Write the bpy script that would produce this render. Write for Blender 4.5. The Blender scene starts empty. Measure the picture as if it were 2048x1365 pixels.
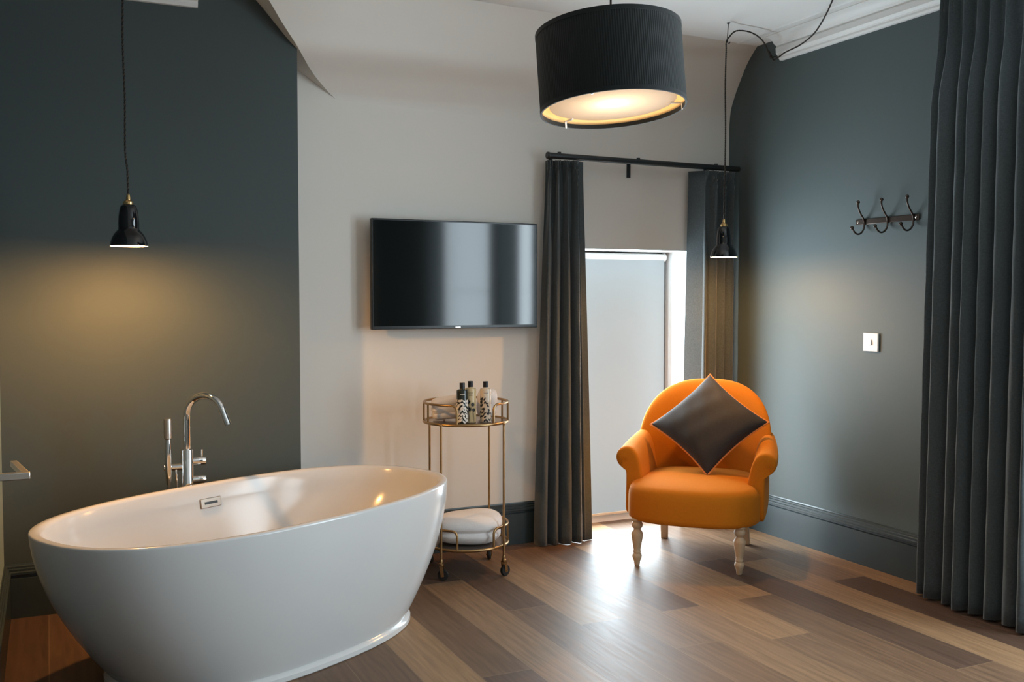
import bpy, bmesh, math, random
from math import sin, cos, pi, radians, sqrt, atan2
from mathutils import Vector, Matrix
random.seed(7)
SC = bpy.context.scene
COL = SC.collection
V = Vector

# ------------------------------------------------------------------ camera
cam_d = bpy.data.cameras.new('camera')
cam_d.sensor_width = 36.0
cam_d.lens = 36.0 * 1989.0 / 2048.0
cam_d.clip_start = 0.02
cam = bpy.data.objects.new('camera', cam_d)
COL.objects.link(cam)
cam.location = (0, 0, 1.30)
cam.rotation_euler = (radians(90 - 2.55), 0, radians(-25.0))
SC.camera = cam

# ------------------------------------------------------------------ colour management
SC.view_settings.view_transform = 'Standard'
SC.view_settings.look = 'None'
SC.view_settings.gamma = 1.0
SC.view_settings.use_curve_mapping = False
SC.view_settings.exposure = 0.18

# ------------------------------------------------------------------ world: pale overcast sky
wd = bpy.data.worlds.new('overcast_sky')
SC.world = wd
wd.use_nodes = True
bg = wd.node_tree.nodes['Background']
bg.inputs[0].default_value = (0.72, 0.84, 0.92, 1)
bg.inputs[1].default_value = 1.5

# ------------------------------------------------------------------ room constants (metres)
XL, XR = -0.18, 3.571          # left and right wall
YB, YD = 4.70, 4.46            # white back wall, dark chimney breast in front of it
XD = 1.025                     # right edge of the chimney breast
YR = -1.6                      # wall behind the camera
ZC = 2.68                      # ceiling
WX0, WX1, WZ, WY = 2.50, 3.318, 1.563, 4.97     # low deep window in the back wall
SIDE_WINDOWS = [(1.62, 2.46), (0.02, 1.40)]    # windows in the right wall, beyond the frame
SWZ0, SWZ1 = 0.35, 2.35

# ------------------------------------------------------------------ daylight through the windows
def area_light(name, loc, rot, sx, sy, watts, col):
    d = bpy.data.lights.new(name, 'AREA')
    d.shape = 'RECTANGLE'; d.size = sx; d.size_y = sy
    d.energy = watts; d.color = col
    o = bpy.data.objects.new(name, d); COL.objects.link(o)
    o.location = loc; o.rotation_euler = rot
    return o
DAY = (0.76, 0.91, 1.0)
area_light('back_window_daylight', ((WX0 + 3.29) / 2, YB + .19, 0.80), (radians(-90), 0, 0), 0.74, 1.44, 56, DAY)
for y0, y1 in SIDE_WINDOWS:
    area_light('side_window_daylight', (XR + 0.16, (y0 + y1) / 2, (SWZ0 + SWZ1) / 2), (0, radians(90), 0),
               SWZ1 - SWZ0 - 0.1, y1 - y0 - 0.1, 46, DAY)

# ------------------------------------------------------------------ materials
def mat(name, col, rough=0.5, metal=0.0, spec=0.5, **kw):
    m = bpy.data.materials.new(name); m.use_nodes = True
    b = m.node_tree.nodes['Principled BSDF']
    b.inputs['Base Color'].default_value = (*col, 1)
    b.inputs['Roughness'].default_value = rough
    b.inputs['Metallic'].default_value = metal
    b.inputs['Specular IOR Level'].default_value = spec
    for k, v in kw.items():
        b.inputs[k.replace('_', ' ')].default_value = v
    return m
def nodes(m): return m.node_tree.nodes, m.node_tree.links, m.node_tree.nodes['Principled BSDF']
def add_noise(m, scale, amount, bump=0.0, detail=4.0, stretch=(1, 1, 1), dist=0.002):
    """fine mottling of the colour and a matching bump"""
    n, l, b = nodes(m)
    tc = n.new('ShaderNodeTexCoord'); mp = n.new('ShaderNodeMapping')
    mp.inputs['Scale'].default_value = stretch
    nz = n.new('ShaderNodeTexNoise'); nz.inputs['Scale'].default_value = scale; nz.inputs['Detail'].default_value = detail
    l.new(tc.outputs['Object'], mp.inputs[0]); l.new(mp.outputs[0], nz.inputs['Vector'])
    if amount:
        c = b.inputs['Base Color'].default_value[:3]
        rp = n.new('ShaderNodeMix'); rp.data_type = 'RGBA'
        rp.inputs[6].default_value = (*[x * (1 - amount) for x in c], 1)
        rp.inputs[7].default_value = (*[min(1, x * (1 + amount)) for x in c], 1)
        l.new(nz.outputs[0], rp.inputs[0]); l.new(rp.outputs[2], b.inputs['Base Color'])
    if bump:
        bp = n.new('ShaderNodeBump'); bp.inputs['Strength'].default_value = bump; bp.inputs['Distance'].default_value = dist
        l.new(nz.outputs[0], bp.inputs['Height']); l.new(bp.outputs[0], b.inputs['Normal'])
    return m
def weave(m, scale=900, bump=0.35, amount=0.25):
    """woven cloth: crossed fine waves in colour and bump"""
    n, l, b = nodes(m)
    tc = n.new('ShaderNodeTexCoord')
    nz = n.new('ShaderNodeTexNoise'); nz.inputs['Scale'].default_value = scale * .25; nz.inputs['Detail'].default_value = 3
    mp = n.new('ShaderNodeMapping'); mp.inputs['Scale'].default_value = (1, 1, .35)
    l.new(tc.outputs['Object'], mp.inputs[0]); l.new(mp.outputs[0], nz.inputs['Vector'])
    nz2 = n.new('ShaderNodeTexNoise'); nz2.inputs['Scale'].default_value = scale * .25
    mp2 = n.new('ShaderNodeMapping'); mp2.inputs['Scale'].default_value = (.35, .35, 1)
    l.new(tc.outputs['Object'], mp2.inputs[0]); l.new(mp2.outputs[0], nz2.inputs['Vector'])
    ad = n.new('ShaderNodeMath'); ad.operation = 'ADD'; l.new(nz.outputs[0], ad.inputs[0]); l.new(nz2.outputs[0], ad.inputs[1])
    hf = n.new('ShaderNodeMath'); hf.operation = 'MULTIPLY'; hf.inputs[1].default_value = .5; l.new(ad.outputs[0], hf.inputs[0])
    c = b.inputs['Base Color'].default_value[:3]
    rp = n.new('ShaderNodeMix'); rp.data_type = 'RGBA'
    rp.inputs[6].default_value = (*[x * (1 - 2 * amount) for x in c], 1)
    rp.inputs[7].default_value = (*[min(1, x * (1 + 2 * amount)) for x in c], 1)
    l.new(hf.outputs[0], rp.inputs[0]); l.new(rp.outputs[2], b.inputs['Base Color'])
    bp = n.new('ShaderNodeBump'); bp.inputs['Strength'].default_value = bump; bp.inputs['Distance'].default_value = .001
    l.new(hf.outputs[0], bp.inputs['Height']); l.new(bp.outputs[0], b.inputs['Normal'])
    return m

M = {}
M['paint'] = add_noise(mat('teal_grey_paint', (0.0180, 0.0345, 0.0365), 0.76, spec=1.0, Coat_Weight=.4, Coat_Roughness=.72, Sheen_Weight=.35, Sheen_Roughness=.5, Sheen_Tint=(.72, .95, .93, 1)), 350, .06, .05)
M['paint_gloss'] = add_noise(mat('teal_grey_woodwork_paint', (0.028, 0.043, 0.048), 0.33, spec=.6), 120, .05, .03)
M['white_wall'] = add_noise(mat('warm_white_wall_paint', (0.80, 0.76, 0.705), 0.7, spec=.25), 300, .02, .04)
M['ceiling'] = add_noise(mat('white_ceiling_paint', (0.84, 0.83, 0.81), 0.75, spec=.2), 300, .02, .04)
M['plaster'] = mat('white_plaster_moulding', (0.78, 0.77, 0.75), 0.5)
M['white_gloss'] = mat('white_gloss_woodwork', (0.80, 0.80, 0.79), 0.3)
M['acrylic'] = mat('glossy_white_acrylic', (0.62, 0.61, 0.60), 0.15, spec=.42)
M['chrome'] = mat('polished_chrome', (0.80, 0.79, 0.78), 0.06, 1.0)
M['satin_steel'] = mat('brushed_steel', (0.62, 0.58, 0.54), 0.28, 1.0)
M['pewter'] = mat('dull_pewter', (0.34, 0.28, 0.23), 0.35, 1.0)
M['brass'] = add_noise(mat('antique_brass', (0.40, 0.255, 0.12), 0.34, 1.0), 40, .25)
M['bright_brass'] = mat('polished_brass', (0.75, 0.50, 0.22), 0.22, 1.0)
M['bronze'] = mat('dark_bronze_metal', (0.075, 0.055, 0.045), 0.33, 0.85)
M['black_metal'] = mat('satin_black_metal', (0.016, 0.018, 0.019), 0.38)
M['black_gloss'] = mat('black_enamel', (0.006, 0.006, 0.007), 0.07, spec=.6)
M['black_plastic'] = mat('black_plastic', (0.008, 0.009, 0.009), 0.25)
M['shade_inner'] = mat('white_enamel_shade_lining', (0.85, 0.80, 0.72), 0.5)
M['tan_lining'] = mat('tan_lampshade_lining', (0.38, 0.26, 0.12), 0.6)
M['drum'] = add_noise(mat('black_pleated_fabric', (0.008, 0.0105, 0.011), 0.85, spec=.25, Sheen_Weight=.25), 500, .3, .2)
M['curtain'] = weave(mat('slate_curtain_cloth', (0.066, 0.079, 0.084), 0.9, spec=.15, Sheen_Weight=.3, Sheen_Roughness=.5), 1100, .4, .3)
M['orange'] = weave(mat('orange_velvet_upholstery', (0.60, 0.182, 0.010), 0.85, spec=.15, Sheen_Weight=.25, Sheen_Roughness=.4, Sheen_Tint=(1, .62, .2, 1)), 900, .12, .06)
M['cushion'] = weave(mat('charcoal_cushion_cloth', (0.036, 0.034, 0.034), 0.75, spec=.25, Sheen_Weight=.12, Sheen_Roughness=.4), 1300, .3, .2)
M['piping'] = mat('orange_piping', (0.80, 0.26, 0.06), 0.7)
M['pale_wood'] = add_noise(mat('pale_limed_wood', (0.60, 0.43, 0.28), 0.5), 18, .12, .05, stretch=(6, 6, 1))
M['towel'] = add_noise(mat('white_terry_cloth', (0.78, 0.75, 0.74), 0.95, spec=.1, Sheen_Weight=.4), 420, .05, .8, 4, dist=.002)
M['switch'] = mat('white_switch_plastic', (0.80, 0.80, 0.80), 0.3)
M['roller'] = mat('white_roller_cloth', (0.78, 0.80, 0.80), 0.6)
M['beige_bar'] = mat('beige_blind_bar', (0.55, 0.45, 0.34), 0.5)
M['frame_grey'] = mat('dark_grey_window_frame', (0.05, 0.05, 0.05), 0.4)
M['flex'] = mat('black_cloth_flex', (0.010, 0.010, 0.010), 0.8)
M['flex_gold'] = mat('bronze_cloth_flex', (0.045, 0.030, 0.018), 0.7)
M['tray'] = add_noise(mat('aged_mirror_tray', (0.26, 0.21, 0.18), 0.22, .8), 14, .3)
M['rubber'] = mat('black_rubber', (0.012, 0.011, 0.010), 0.6)
M['cap_black'] = mat('black_bottle_cap', (0.012, 0.010, 0.012), 0.3)
M['ink'] = mat('black_label_ink', (0.010, 0.009, 0.010), 0.5)
M['label_white'] = mat('white_label_ink', (0.78, 0.74, 0.68), 0.5)
M['bottle_dark'] = mat('dark_green_bottle', (0.018, 0.022, 0.016), 0.2)
M['bottle_amber'] = mat('honey_coloured_bottle', (0.72, 0.52, 0.28), 0.18)
M['bottle_pale'] = mat('pale_peach_bottle', (0.68, 0.58, 0.46), 0.18)

# blind cloth glows by emission, standing in for daylight from behind
m = mat('glowing_blind_cloth', (0.12, 0.13, 0.135), 0.8); M['blind'] = m
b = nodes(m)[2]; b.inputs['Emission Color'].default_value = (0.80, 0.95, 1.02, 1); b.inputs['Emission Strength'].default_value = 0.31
# warm bulb
m = mat('warm_bulb_glass', (1, .9, .75), 0.4); M['bulb'] = m
b = nodes(m)[2]; b.inputs['Emission Color'].default_value = (1.0, 0.66, 0.32, 1); b.inputs['Emission Strength'].default_value = 6.0
# lampshade diffuser: opal disc lit by the bulb above it
m = bpy.data.materials.new('opal_diffuser'); m.use_nodes = True; M['diffuser'] = m
n = m.node_tree.nodes; l = m.node_tree.links; n.clear()
o = n.new('ShaderNodeOutputMaterial'); mx = n.new('ShaderNodeMixShader'); mx.inputs[0].default_value = .55
d1 = n.new('ShaderNodeBsdfDiffuse'); d1.inputs[0].default_value = (.80, .76, .70, 1)
t1 = n.new('ShaderNodeBsdfTranslucent'); t1.inputs[0].default_value = (.90, .86, .80, 1)
l.new(d1.outputs[0], mx.inputs[1]); l.new(t1.outputs[0], mx.inputs[2]); l.new(mx.outputs[0], o.inputs[0])
# window glass
m = bpy.data.materials.new('window_glass'); m.use_nodes = True; M['glass'] = m
n = m.node_tree.nodes; l = m.node_tree.links; n.clear()
o = n.new('ShaderNodeOutputMaterial'); mx = n.new('ShaderNodeMixShader'); mx.inputs[0].default_value = .06
tr = n.new('ShaderNodeBsdfTransparent'); gl = n.new('ShaderNodeBsdfGlossy'); gl.inputs['Roughness'].default_value = .02
l.new(tr.outputs[0], mx.inputs[1]); l.new(gl.outputs[0], mx.inputs[2]); l.new(mx.outputs[0], o.inputs[0])
# television glass
M['screen'] = mat('television_glass', (0.003, 0.0045, 0.005), 0.075, spec=.65)

# oak plank floor: boards run along the depth of the room
m = mat('oak_plank_floor', (0.2, 0.1, 0.05), 0.46, spec=.21); M['floor'] = m
n, l, b = nodes(m)
tc = n.new('ShaderNodeTexCoord'); sp = n.new('ShaderNodeSeparateXYZ'); l.new(tc.outputs['Object'], sp.inputs[0])
def math_node(op, a, bb=None):
    k = n.new('ShaderNodeMath'); k.operation = op
    for i, q in enumerate((a, bb)):
        if q is None: continue
        if isinstance(q, (int, float)): k.inputs[i].default_value = q
        else: l.new(q, k.inputs[i])
    return k.outputs[0]
PW = 0.191
u = math_node('DIVIDE', math_node('SUBTRACT', sp.outputs[0], 1.317 - 20 * PW), PW)
row = math_node('FLOOR', u); fu = math_node('FRACT', u)
wn = n.new('ShaderNodeTexWhiteNoise'); wn.noise_dimensions = '1D'; l.new(row, wn.inputs['W'])
vv = math_node('ADD', math_node('DIVIDE', sp.outputs[1], 1.55), math_node('MULTIPLY', wn.outputs[0], 7.3))
seg = math_node('FLOOR', vv); fv = math_node('FRACT', vv)
cb = n.new('ShaderNodeCombineXYZ'); l.new(row, cb.inputs[0]); l.new(seg, cb.inputs[1])
wn2 = n.new('ShaderNodeTexWhiteNoise'); wn2.noise_dimensions = '2D'; l.new(cb.outputs[0], wn2.inputs['Vector'])
ramp = n.new('ShaderNodeValToRGB')
e = ramp.color_ramp.elements
e[0].position = 0; e[0].color = (0.062, 0.035, 0.023, 1)
e[1].position = 1; e[1].color = (0.245, 0.145, 0.076, 1)
for p_, c_ in ((.3, (.094, .056, .038, 1)), (.6, (.130, .076, .045, 1)), (.8, (.168, .102, .061, 1))):
    q = ramp.color_ramp.elements.new(p_); q.color = c_
l.new(wn2.outputs[0], ramp.inputs[0])
# grain: long streaks plus cathedral figure, shifted per board
off = n.new('ShaderNodeVectorMath'); off.operation = 'ADD'
cb2 = n.new('ShaderNodeCombineXYZ'); l.new(math_node('MULTIPLY', wn2.outputs[0], 31.0), cb2.inputs[2])
l.new(tc.outputs['Object'], off.inputs[0]); l.new(cb2.outputs[0], off.inputs[1])
mp = n.new('ShaderNodeMapping'); mp.inputs['Scale'].default_value = (60, 3.4, 1); l.new(off.outputs[0], mp.inputs[0])
g1 = n.new('ShaderNodeTexNoise'); g1.inputs['Scale'].default_value = 1.0; g1.inputs['Detail'].default_value = 6; g1.inputs['Distortion'].default_value = .6
l.new(mp.outputs[0], g1.inputs['Vector'])
mp3 = n.new('ShaderNodeMapping'); mp3.inputs['Scale'].default_value = (1, .16, 1); l.new(off.outputs[0], mp3.inputs[0])
wv = n.new('ShaderNodeTexWave'); wv.inputs['Scale'].default_value = 9; wv.inputs['Distortion'].default_value = 9; wv.inputs['Detail'].default_value = 3; wv.inputs['Detail Scale'].default_value = 2.2
l.new(mp3.outputs[0], wv.inputs['Vector'])
gm = math_node('ADD', math_node('MULTIPLY', g1.outputs[0], .95), math_node('MULTIPLY', wv.outputs['Color'], .13))
gmul = math_node('ADD', .47, math_node('MULTIPLY', gm, 1.10))
mul = n.new('ShaderNodeMix'); mul.data_type = 'RGBA'; mul.blend_type = 'MULTIPLY'; mul.inputs[0].default_value = 1
l.new(ramp.outputs[0], mul.inputs[6]); l.new(gmul, mul.inputs[7])
# joints: pale bevel line beside each seam
ed = math_node('MINIMUM', fu, math_node('SUBTRACT', 1.0, fu))
ev = math_node('MULTIPLY', math_node('MINIMUM', fv, math_node('SUBTRACT', 1.0, fv)), 1.55 / PW)
em = math_node('MINIMUM', ed, ev)
jn = math_node('LESS_THAN', em, 0.010)
jm = n.new('ShaderNodeMix'); jm.data_type = 'RGBA'; jm.inputs[7].default_value = (.21, .135, .078, 1)
l.new(math_node('MULTIPLY', jn, .75), jm.inputs[0]); l.new(mul.outputs[2], jm.inputs[6])
l.new(jm.outputs[2], b.inputs['Base Color'])
rr = math_node('ADD', .39, math_node('MULTIPLY', g1.outputs[0], .14)); l.new(rr, b.inputs['Roughness'])
bp = n.new('ShaderNodeBump'); bp.inputs['Strength'].default_value = .12; bp.inputs['Distance'].default_value = .002
l.new(math_node('SUBTRACT', gm, math_node('MULTIPLY', jn, 1.0)), bp.inputs['Height']); l.new(bp.outputs[0], b.inputs['Normal'])

# ------------------------------------------------------------------ mesh helpers
class MB:
    """collects shapes and links them as one mesh object"""
    def __init__(s): s.v = []; s.f = []; s.mi = []; s.cur = 0
    def add(s, vs, fs):
        k = len(s.v); s.v += [tuple(p) for p in vs]
        for f in fs: s.f.append([i + k for i in f]); s.mi.append(s.cur)
        return s
    def grid(s, rows, close_u=False, close_v=False, cap0=False, cap1=False):
        nr, nc = len(rows), len(rows[0]); vs = [p for r in rows for p in r]; fs = []
        for i in range(nr if close_v else nr - 1):
            for j in range(nc if close_u else nc - 1):
                a = i * nc + j; b_ = i * nc + (j + 1) % nc; i2 = (i + 1) % nr
                fs.append([a, b_, i2 * nc + (j + 1) % nc, i2 * nc + j])
        if cap0: fs.append(list(range(nc))[::-1])
        if cap1: fs.append([(nr - 1) * nc + j for j in range(nc)])
        return s.add(vs, fs)
    def box(s, lo, hi):
        x0, y0, z0 = lo; x1, y1, z1 = hi
        return s.add([(x0, y0, z0), (x1, y0, z0), (x1, y1, z0), (x0, y1, z0), (x0, y0, z1), (x1, y0, z1), (x1, y1, z1), (x0, y1, z1)],
                     [(0, 3, 2, 1), (4, 5, 6, 7), (0, 1, 5, 4), (1, 2, 6, 5), (2, 3, 7, 6), (3, 0, 4, 7)])
    def lathe(s, prof, c=(0, 0, 0), n=32, axis='Z', cap0=True, cap1=True):
        rows = []
        for r, z in prof:
            ring = []
            for k in range(n):
                a = 2 * pi * k / n; p = (r * cos(a), r * sin(a), z)
                if axis == 'X': p = (p[2], p[0], p[1])
                elif axis == 'Y': p = (p[1], p[2], p[0])
                ring.append((p[0] + c[0], p[1] + c[1], p[2] + c[2]))
            rows.append(ring)
        return s.grid(rows, close_u=True, cap0=cap0, cap1=cap1)
    def tube(s, pts, r, n=10, cap=True, closed=False):
        pts = [V(p) for p in pts]; rows = []; up = None; m_ = len(pts)
        rs = r if isinstance(r, (list, tuple)) else [r] * m_
        for i, p in enumerate(pts):
            if closed: t = pts[(i + 1) % m_] - pts[i - 1]
            else: t = (pts[min(i + 1, m_ - 1)] - pts[max(i - 1, 0)])
            t.normalize()
            if up is None:
                up = V((0, 0, 1)) if abs(t.z) < .9 else V((1, 0, 0))
            up = (up - t * up.dot(t)).normalized(); sd = t.cross(up)
            rows.append([p + (up * cos(2 * pi * k / n) + sd * sin(2 * pi * k / n)) * rs[i] for k in range(n)])
        return s.grid(rows, close_u=True, close_v=closed, cap0=cap and not closed, cap1=cap and not closed)
    def sphere(s, c, r, n=16, m_=10, sc=(1, 1, 1)):
        rows = []
        for i in range(m_ + 1):
            a = -pi / 2 + pi * i / m_; a = max(-pi / 2 + .02, min(pi / 2 - .02, a))
            rows.append([(c[0] + r * sc[0] * cos(a) * cos(2 * pi * k / n), c[1] + r * sc[1] * cos(a) * sin(2 * pi * k / n), c[2] + r * sc[2] * sin(a)) for k in range(n)])
        return s.grid(rows, close_u=True, cap0=True, cap1=True)
    def extrude(s, prof, a, b_, out, up=(0, 0, 1)):
        """profile points (out, up) swept in a straight line from a to b"""
        a, b_, out, up = V(a), V(b_), V(out), V(up)
        r0 = [a + out * p + up * q for p, q in prof]; r1 = [b_ + out * p + up * q for p, q in prof]
        return s.grid([r0, r1], close_u=True, cap0=True, cap1=True)
    def xf(s, mtx):
        s.v = [tuple(mtx @ V(p)) for p in s.v]; return s
    def build(s, name, material, parent=None, smooth=True, bevel=0, subsurf=0, angle=40, seg=2):
        me = bpy.data.meshes.new(name); me.from_pydata(s.v, [], s.f)
        mats = material if isinstance(material, (list, tuple)) else [material]
        for q in mats: me.materials.append(M[q] if isinstance(q, str) else q)
        bm = bmesh.new(); bm.from_mesh(me)
        bmesh.ops.remove_doubles(bm, verts=bm.verts, dist=1e-6) if len(mats) == 1 else None
        bmesh.ops.recalc_face_normals(bm, faces=bm.faces)
        bm.to_mesh(me); bm.free()
        if len(mats) > 1:
            for p, k in zip(me.polygons, s.mi): p.material_index = k
        o = bpy.data.objects.new(name, me); COL.objects.link(o)
        if parent: o.parent = parent
        if bevel:
            md = o.modifiers.new('bevel', 'BEVEL'); md.width = bevel; md.segments = seg; md.limit_method = 'ANGLE'; md.angle_limit = radians(35)
        if subsurf:
            md = o.modifiers.new('subd', 'SUBSURF'); md.levels = md.render_levels = subsurf
        if smooth:
            me.polygons.foreach_set('use_smooth', [True] * len(me.polygons))
            if not subsurf:
                me.set_sharp_from_angle(angle=radians(angle))
        return o
def thing(name, loc, label, cat, group=None, rz=0):
    o = bpy.data.objects.new(name, None); o.empty_display_size = .1; COL.objects.link(o)
    o.location = loc; o.rotation_euler = (0, 0, rz)
    return tag(o, label, cat, group)
def tag(o, label, cat, group=None):
    o['label'] = label; o['category'] = cat
    if group: o['group'] = group
    return o
def struct(o, label=None, cat=None):
    o['kind'] = 'structure'
    if label: o['label'] = label
    if cat: o['category'] = cat
    return o
def catmull(pts, n=8):
    pts = [V(p) for p in pts]; out = []
    for i in range(len(pts) - 1):
        p0 = pts[max(i - 1, 0)]; p1 = pts[i]; p2 = pts[i + 1]; p3 = pts[min(i + 2, len(pts) - 1)]
        for k in range(n):
            t = k / n
            out.append(.5 * ((2 * p1) + (p2 - p0) * t + (2 * p0 - 5 * p1 + 4 * p2 - p3) * t * t + (3 * p1 - p0 - 3 * p2 + p3) * t ** 3))
    out.append(pts[-1]); return out
def resample(pts, step):
    pts = [V(p) for p in pts]; out = [pts[0]]; acc = 0
    for a, b_ in zip(pts, pts[1:]):
        L = (b_ - a).length
        if L < 1e-9: continue
        d = step - acc
        while d <= L:
            out.append(a.lerp(b_, d / L)); d += step
        acc = L - (d - step)
    out.append(pts[-1]); return out
def arc(c, r, a0, a1, n, ax=(1, 0, 0), ay=(0, 0, 1)):
    c, ax, ay = V(c), V(ax), V(ay)
    return [c + ax * r * cos(a0 + (a1 - a0) * k / n) + ay * r * sin(a0 + (a1 - a0) * k / n) for k in range(n + 1)]

# ================================================================== SETTING
b = MB().box((XL - 1.6, YR - .2, -.12), (XR + .3, YB + .35, 0)).build('floor', 'floor', smooth=False)
struct(b, 'brown oak plank floor with pale seams', 'floor')

# back wall with the low window opening and its reveal
b = MB(); T = .30
b.box((XD - .4, YB, 0), (WX0, YB + T, ZC)); b.box((WX1, YB, 0), (XR, YB + T, ZC)); b.box((WX0, YB, WZ), (WX1, YB + T, ZC))
struct(b.build('wall_back', 'white_wall', smooth=False), 'warm white back wall behind the television and trolley', 'wall')
b = MB().box((XL - .1, YD, 0), (XD, YB + T, ZC)).build('wall_chimney_breast', 'paint', smooth=False)
struct(b, 'dark teal grey chimney breast behind the bath', 'wall')
# white painted lining of the window reveal
b = MB(); e_ = .004
b.box((WX0, YB - .001, 0), (WX0 + e_, WY, WZ)); b.box((WX1 - e_, YB - .001, 0), (WX1, WY, WZ)); b.box((WX0, YB - .001, WZ - e_), (WX1, WY, WZ))
struct(b.build('trim_1', 'white_gloss', smooth=False), 'white lining of the deep window reveal', 'trim')

# right wall with two windows beyond the frame
b = MB(); T = .3; ys = [YR]
for y0, y1 in sorted(SIDE_WINDOWS):
    b.box((XR, ys[-1], 0), (XR + T, y0, ZC)); ys.append(y1)
    b.box((XR, y0, 0), (XR + T, y1, SWZ0)); b.box((XR, y0, SWZ1), (XR + T, y1, ZC))
b.box((XR, ys[-1], 0), (XR + T, YB + .3, ZC))
struct(b.build('wall_right', 'paint', smooth=False), 'teal grey wall with coat hooks and switch', 'wall')
b = MB().box((XL - .12, 1.9, 0), (XL, YD, ZC))
struct(b.build('wall_left', 'paint', smooth=False), 'dark teal grey wall at the left edge', 'wall')
b = MB().box((XL - 1.6, 1.9, 0), (XL - .12, 2.02, ZC)); b.box((XL - 1.72, YR, 0), (XL - 1.6, 2.02, ZC))
struct(b.build('wall_entry', 'white_wall', smooth=False), 'white wall of the entry recess', 'wall')
b = MB().box((XL - 1.72, YR - .12, 0), (XR + .3, YR, ZC))
struct(b.build('wall_rear', 'white_wall', smooth=False), 'white wall behind the viewer', 'wall')

# ceiling: flat plaster, and along the white wall a sloped cove whose left end is cut as a curved soffit
b = MB().box((XL - 1.72, YR - .12, ZC), (XR + .3, YB + .35, ZC + .1))
L_ = [(1.275, 4.7015, 2.236), (1.245, 4.694, 2.256), (1.205, 4.668, 2.282), (1.120, 4.585, 2.338), (1.020, 4.433, 2.407), (.940, 4.375, 2.490), (.870, 4.325, 2.570), (.800, 4.285, 2.64), (.755, 4.255, 2.682)]
R_ = [(XR, 4.702, 2.13), (XR, 4.701, 2.22), (XR, 4.698, 2.30), (XR, 4.685, 2.375), (XR, 4.645, 2.455), (XR, 4.600, 2.525), (XR, 4.550, 2.595), (XR, 4.500, 2.645), (XR, 4.455, 2.682)]
def fair(pts): return catmull(pts, 4)
Lf, Rf = fair(L_), fair(R_)
rows = []
for k in range(25):
    t = k / 24; s_ = t ** .45
    rows.append([a.lerp(c_, s_) for a, c_ in zip(Lf, Rf)])
b.cur = 1
b.grid(rows)
b.grid([[a for a in Lf], [V((a.x, YB + .05, a.z)) for a in Lf]])
b.grid([[V((r[0].x, YB + .05, r[0].z)) for r in rows], [r[0] for r in rows]])
struct(b.build('ceiling', ['ceiling', 'white_wall'], angle=60), 'white ceiling with a sloped cove above the white wall', 'ceiling')

# cornices and the flat plaster band on the ceiling
CORN = [(0, -.123), (.018, -.123), (.024, -.113), (.024, -.104), (.034, -.100), (.044, -.088), (.046, -.062), (.040, -.054), (.044, -.048),
        (.056, -.044), (.066, -.030), (.086, -.017), (.112, -.011), (.112, -.006), (.122, -.006), (.122, 0), (0, 0)]
b = MB().extrude(CORN, (XR, YR, ZC), (XR, 4.25, ZC), (-1, 0, 0))
b.extrude([(.12, -.005), (.150, -.005), (.158, 0), (.12, 0)], (XR, YR, ZC), (XR, 4.44, ZC), (-1, 0, 0))
struct(b.build('trim_2', 'plaster', angle=25), 'white plaster cornice along the teal grey wall', 'cornice')
b = MB().extrude([(p, q * 1.24) for p, q in CORN], (XL, YD, ZC), (.60, YD, ZC), (0, -1, 0))
struct(b.build('trim_3', 'plaster', angle=25), 'white plaster cornice above the dark chimney breast', 'cornice')

BB = [(0, 0), (.022, 0), (.022, .162), (.015, .166), (.015, .174), (.025, .178), (.025, .187), (.018, .190), (.018, .199), (.012, .202), (.012, .209), (.006, .212), (.004, .218), (0, .218)]
struct(MB().extrude(BB, (XD, YB, 0), (WX0, YB, 0), (0, -1, 0)).build('baseboard_back', 'paint_gloss', angle=20), 'dark baseboard under the white wall', 'baseboard')
struct(MB().extrude(BB, (XL, YD, 0), (XD + .02, YD, 0), (0, -1, 0)).build('baseboard_chimney_breast', 'paint_gloss', angle=20), 'dark baseboard behind the bath', 'baseboard')
struct(MB().extrude(BB, (XR, YR, 0), (XR, YB, 0), (-1, 0, 0)).build('baseboard_right', 'paint_gloss', angle=20), 'teal grey baseboard beside the armchair', 'baseboard')
struct(MB().extrude(BB, (XL, 1.9, 0), (XL, YD, 0), (1, 0, 0)).build('baseboard_left', 'paint_gloss', angle=20), 'dark baseboard at the left edge', 'baseboard')

# windows
def window(name, axis, c0, c1, z0, z1, d, bars, label):
    """frame in a wall opening; axis 'x' runs along x at y=d, axis 'y' along y at x=d"""
    def P_(u, w, z): return (u, d + w, z) if axis == 'x' else (d + w, u, z)
    w = .055; b_ = MB()
    def bx(u0, u1, za, zb, t=.03):
        p, q = P_(u0, -t, za), P_(u1, t, zb); b_.box([min(i, j) for i, j in zip(p, q)], [max(i, j) for i, j in zip(p, q)])
    bx(c0, c0 + w, z0, z1); bx(c1 - w, c1, z0, z1); bx(c0 + w, c1 - w, z0, z0 + w); bx(c0 + w, c1 - w, z1 - w, z1)
    for q in bars: bx(c0 + w, c1 - w, q - .02, q + .02, .02)
    f = struct(b_.build(name, 'frame_grey' if axis == 'x' else 'white_gloss', smooth=False), label, 'window')
    g = MB(); p, q = P_(c0 + w, -.003, z0 + w), P_(c1 - w, .003, z1 - w)
    g.box([min(i, j) for i, j in zip(p, q)], [max(i, j) for i, j in zip(p, q)]).build('window_pane', 'glass', f, smooth=False)
    return f
w1 = window('window_1', 'x', WX0, WX1, .055, WZ, WY + .03, [], 'tall low window behind the white roller blind')
MB().box((WX0 + .004, WY - .03, 0), (WX1 - .004, WY + .06, .042)).build('window_sill', 'white_gloss', w1, smooth=False)
for k, (y0, y1) in enumerate(SIDE_WINDOWS):
    window('window_%d' % (k + 2), 'y', y0, y1, SWZ0, SWZ1, XR + .22, [1.35], 'white sash window in the teal grey wall beside the curtain')

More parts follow.
